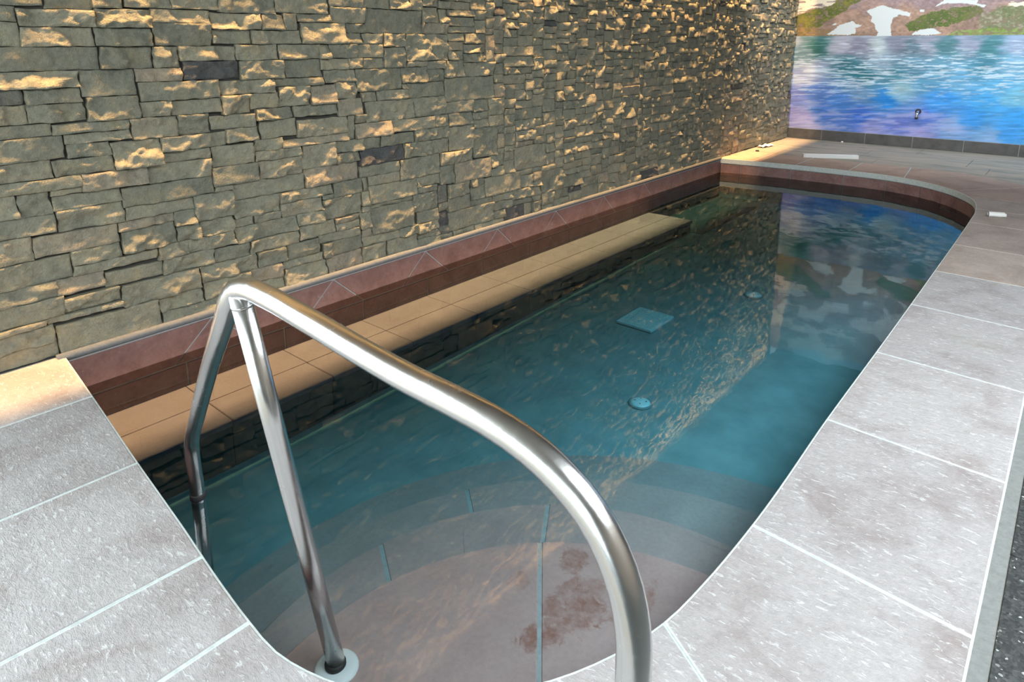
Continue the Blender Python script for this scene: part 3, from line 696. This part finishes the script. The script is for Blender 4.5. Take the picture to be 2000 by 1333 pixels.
# ------------------------------------------------------------------ entry steps
steps = [((-0.662,0.998),0.960,-0.290),((-0.794,1.165),1.073,-0.380),((-0.680,1.187),1.428,-0.470),((-0.670,1.303),1.661,-0.560)]
cutl = [(((-1.322,1.705),(-0.976,1.26)),),(((-1.487,1.968),(-1.395,1.822)),((-1.825,1.366),(-1.698,1.292))),(((-1.95,1.95),(-1.7,1.75)),),()]
for k, (c, rad, z) in enumerate(steps):
    st = empty('step'); st.parent = basin
    P = [(c[0]+rad*math.cos(2*math.pi*i/120), c[1]+rad*math.sin(2*math.pi*i/120)) for i in range(120)]
    P = clip(P, 1, 0, -0.625); P = clip(P, 0, -1, -0.72)
    slab_mb(P, -0.80, z-0.026, 0.012, 0.002).build('step_core', M_ugrout if False else M_tread, st)
    pieces = [P]
    for (a, b) in cutl[k]:
        d = Vector((b[0]-a[0], b[1]-a[1])).normalized(); nn = Vector((-d.y, d.x)); cc = nn.x*a[0]+nn.y*a[1]; new = []
        for q in pieces:
            for sg in (1, -1):
                w_ = clip(q, sg*nn.x, sg*nn.y, sg*cc-0.0045)
                if len(w_) > 2 and abs(sgn_area(w_)) > 0.003: new.append(w_)
        pieces = new
    for q in pieces: slab_mb(q, z-0.025, z, 0.0, 0.006).build('tread', M_stain if k == 0 else M_tread, st)
    slab_mb(P, z-0.03, z-0.003, 0.004, 0.002).build('tread_grout', M_ugrout, st)

# ------------------------------------------------------------------ water
wp = out_off(0.010); n = len(wp)
wo = slab_mb(wp, -0.90, NEAR_Z, 0.0, 0.0005).build('pool_water', M_water)
tag(wo, 'still blue green water filling the sunken stone pool', 'water', kind='stuff')

# ------------------------------------------------------------------ handrail
hr = empty('handrail', (0, 0, 0))
path = [(-0.388,0.720,0.0),(-0.387,0.720,0.30),(-0.386,0.720,0.58),(-0.391,0.720,0.690),(-0.405,0.720,0.747),(-0.430,0.720,0.797),(-0.466,0.720,0.840),(-0.515,0.720,0.872),(-0.575,0.720,0.895),(-0.645,0.720,0.908),(-0.73,0.720,0.913),(-0.86,0.720,0.916),(-1.003,0.720,0.926),(-1.174,0.720,0.941),(-1.333,0.720,0.952),(-1.41,0.718,0.952),(-1.462,0.715,0.938),(-1.495,0.714,0.905),(-1.53,0.722,0.868),(-1.925,0.830,0.520),(-2.235,0.905,0.205),(-2.33,0.926,0.10),(-2.362,0.933,0.045),(-2.372,0.935,-0.02),(-2.372,0.937,-0.10),(-2.372,0.940,-0.64)]
MB().tube(catmull(path, 0.02), 0.0262, 28).build('rail', M_steel, hr, True)
leg0, leg1 = Vector((-1.452, 0.716, 0.945)), Vector((-1.452, 0.905, -0.27))
MB().tube([leg0, leg0.lerp(leg1, 0.33), leg0.lerp(leg1, 0.66), leg1], 0.0258, 28).build('post', M_steel, hr, True)
d_ = (leg1-leg0).normalized(); c_ = leg0 + d_*0.040
MB().tube([c_, c_+d_*0.004, c_+d_*0.008], [0.0268, 0.0276, 0.0264], 28).build('weld_collar', M_steel, hr, True)
MB().lathe([(0.0, 0.012), (0.030, 0.012), (0.056, 0.008), (0.064, 0.002), (0.064, -0.004)], 36, (leg1.x, leg1.y, -0.287)).build('flange', M_white, hr, True)
MB().lathe([(0.0285, 0.0), (0.031, 0.004), (0.031, 0.012), (0.0265, 0.018)], 28, (leg1.x, leg1.y-0.003, -0.277)).build('gasket', M_dark, hr, True)
MB().lathe([(0.0, 0.014), (0.030, 0.014), (0.050, 0.009), (0.058, 0.001)], 32, (-0.388, 0.72, 0.0)).build('flange', M_steel, hr, True)
MB().lathe([(0.0275, 0.0), (0.029, 0.004), (0.029, 0.02), (0.0265, 0.024)], 28, (-2.372, 0.938, -0.185)).build('sleeve', M_dark, hr, True)
tag(hr, 'bent stainless steel handrail running from the near coping down into the pool steps', 'handrail')

# ------------------------------------------------------------------ pool floor fittings
def fz(y): return ZF(y)
dr = empty('drain_grate', (-2.364, 4.34, fz(4.34)))
gmx = MB(); hx, hy, t_ = 0.150, 0.178, 0.016
for a, b in (((-hx,-hy,0),(hx,-hy+t_,0.02)), ((-hx,hy-t_,0),(hx,hy,0.02)), ((-hx,-hy+t_,0),(-hx+t_,hy-t_,0.02)), ((hx-t_,-hy+t_,0),(hx,hy-t_,0.02))): gmx.bbox(a, b, 0.003)
gmx.build('frame', M_white, dr)
gs = MB(); N = 13
for i in range(N):
    x = -hx+t_+(i+0.5)*(2*hx-2*t_)/N; gs.box((x-0.0058, -hy+t_, 0.004), (x+0.0058, hy-t_, 0.017))
for i in range(N):
    y = -hy+t_+(i+0.5)*(2*hy-2*t_)/N; gs.box((-hx+t_, y-0.0065, 0.003), (hx-t_, y+0.0065, 0.0155))
o = gs.build('grid_bars', M_white, dr); o['kind'] = 'stuff'
MB().box((-hx+0.004, -hy+0.004, -0.002), (hx-0.004, hy-0.004, 0.0015)).build('sump', M_dark, dr)
tag(dr, 'square pale plastic drain grate on the pool floor', 'drain')
def inlet(x, y, rad, label):
    e = empty('floor_inlet', (x, y, fz(y)))
    MB().lathe([(rad*1.22, 0.0), (rad*1.2, 0.006), (rad*1.04, 0.010), (rad*1.0, 0.006)], 36).build('rim', simple('grey_plastic', (0.30,0.34,0.34), 0.5), e, True)
    MB().lathe([(0.0, 0.022), (rad*0.35, 0.021), (rad*0.8, 0.016), (rad, 0.008), (rad, 0.0)], 36).build('cover', M_white, e, True)
    for a in range(4):
        q = a*math.pi/2+0.4; MB().lathe([(0.0, 0.002), (rad*0.10, 0.0)], 10, (0.55*rad*math.cos(q), 0.55*rad*math.sin(q), 0.0195)).build('screw', M_chrome, e)
    return tag(e, label, 'inlet', 'round floor inlets')
inlet(-1.80, 3.29, 0.060, 'round pale floor inlet under water, the one nearest the entry steps')
inlet(-1.905, 5.32, 0.066, 'round pale floor inlet under water, beyond the square drain grate')

# ------------------------------------------------------------------ loose scraps on the deck
ang = math.atan2(9.735-9.40, -2.25+2.845)
ch = empty('plastic_channel', (-2.548, 9.57, -0.003), ang)
u_ = MB(); Lh = 0.345
u_.bbox((-Lh, -0.030, 0.0), (Lh, 0.030, 0.005), 0.001).bbox((-Lh, -0.030, 0.005), (Lh, -0.026, 0.048), 0.001).bbox((-Lh, 0.026, 0.005), (Lh, 0.030, 0.048), 0.001)
u_.build('channel', M_white, ch)
MB().bbox((-Lh-0.003, -0.031, 0.0), (-Lh+0.022, 0.031, 0.050), 0.002).build('end_cap', M_paper, ch)
MB().bbox((-Lh+0.024, -0.0255, 0.030), (Lh-0.004, 0.0255, 0.046), 0.002).build('cover_strip', M_white, ch)
tag(ch, 'long white plastic channel lying on the deck below the mural', 'plastic strip')
tb = empty('paper_roll', (-0.485, 7.155, 0.021), 0.30)
prf = [(0.020, 0.0), (0.022, 0.01), (0.0195, 0.05), (0.021, 0.09), (0.017, 0.135), (0.0155, 0.138), (0.0165, 0.10)]
MB().lathe([(a, b-0.07) for a, b in prf], 14, (0, 0, 0), 'X').build('roll', M_paper, tb, True)
MB().lathe([(0.0, -0.069), (0.0205, -0.0695), (0.0218, -0.060), (0.021, -0.058)], 14, (0, 0, 0), 'X').build('end_ring', M_dark, tb, True)
MB().box((-0.06, -0.004, 0.0195), (0.055, 0.012, 0.0225)).build('loose_flap', M_paper, tb)
tag(tb, 'short white paper roll lying on the right coping near the curved corner', 'paper')
pv = []; pf = []
for i in range(9):
    for j in range(5):
        a, b = i/8, j/4
        pv.append((-3.66+0.10*b+0.05*a, 9.86+0.36*a-0.05*b*a, 0.002+0.035*abs(math.sin(7*a+3*b))*(0.4+0.6*math.sin(5*b+a*2)**2)))
for i in range(8):
    for j in range(4): k = i*5+j; pf.append((k, k+5, k+6, k+1))
o = mesh('paper_scrap', pv, pf, M_paper, None, True)
so = o.modifiers.new('thick', 'SOLIDIFY'); so.thickness = 0.0015
tag(o, 'crumpled white paper scrap on the far deck against the stone wall', 'paper')
MB_ = MB().lathe([(0.0, 0.0), (0.020, 0.0), (0.026, 0.006), (0.026, 0.014), (0.018, 0.020), (0.0, 0.021)], 16, (-3.514, 9.509, -0.003))
tag(MB_.build('rubber_plug', M_dark, None, True), 'small black rubber plug on the warm-lit far deck', 'plug')
tag(MB().lathe([(0.0, 0.0), (0.013, 0.0), (0.017, 0.008), (0.015, 0.018), (0.0, 0.022)], 12, (-2.841, 11.225, -0.003)).build('plastic_stub', M_white, None, True), 'tiny white plastic stub on the deck at the baseboard', 'debris')
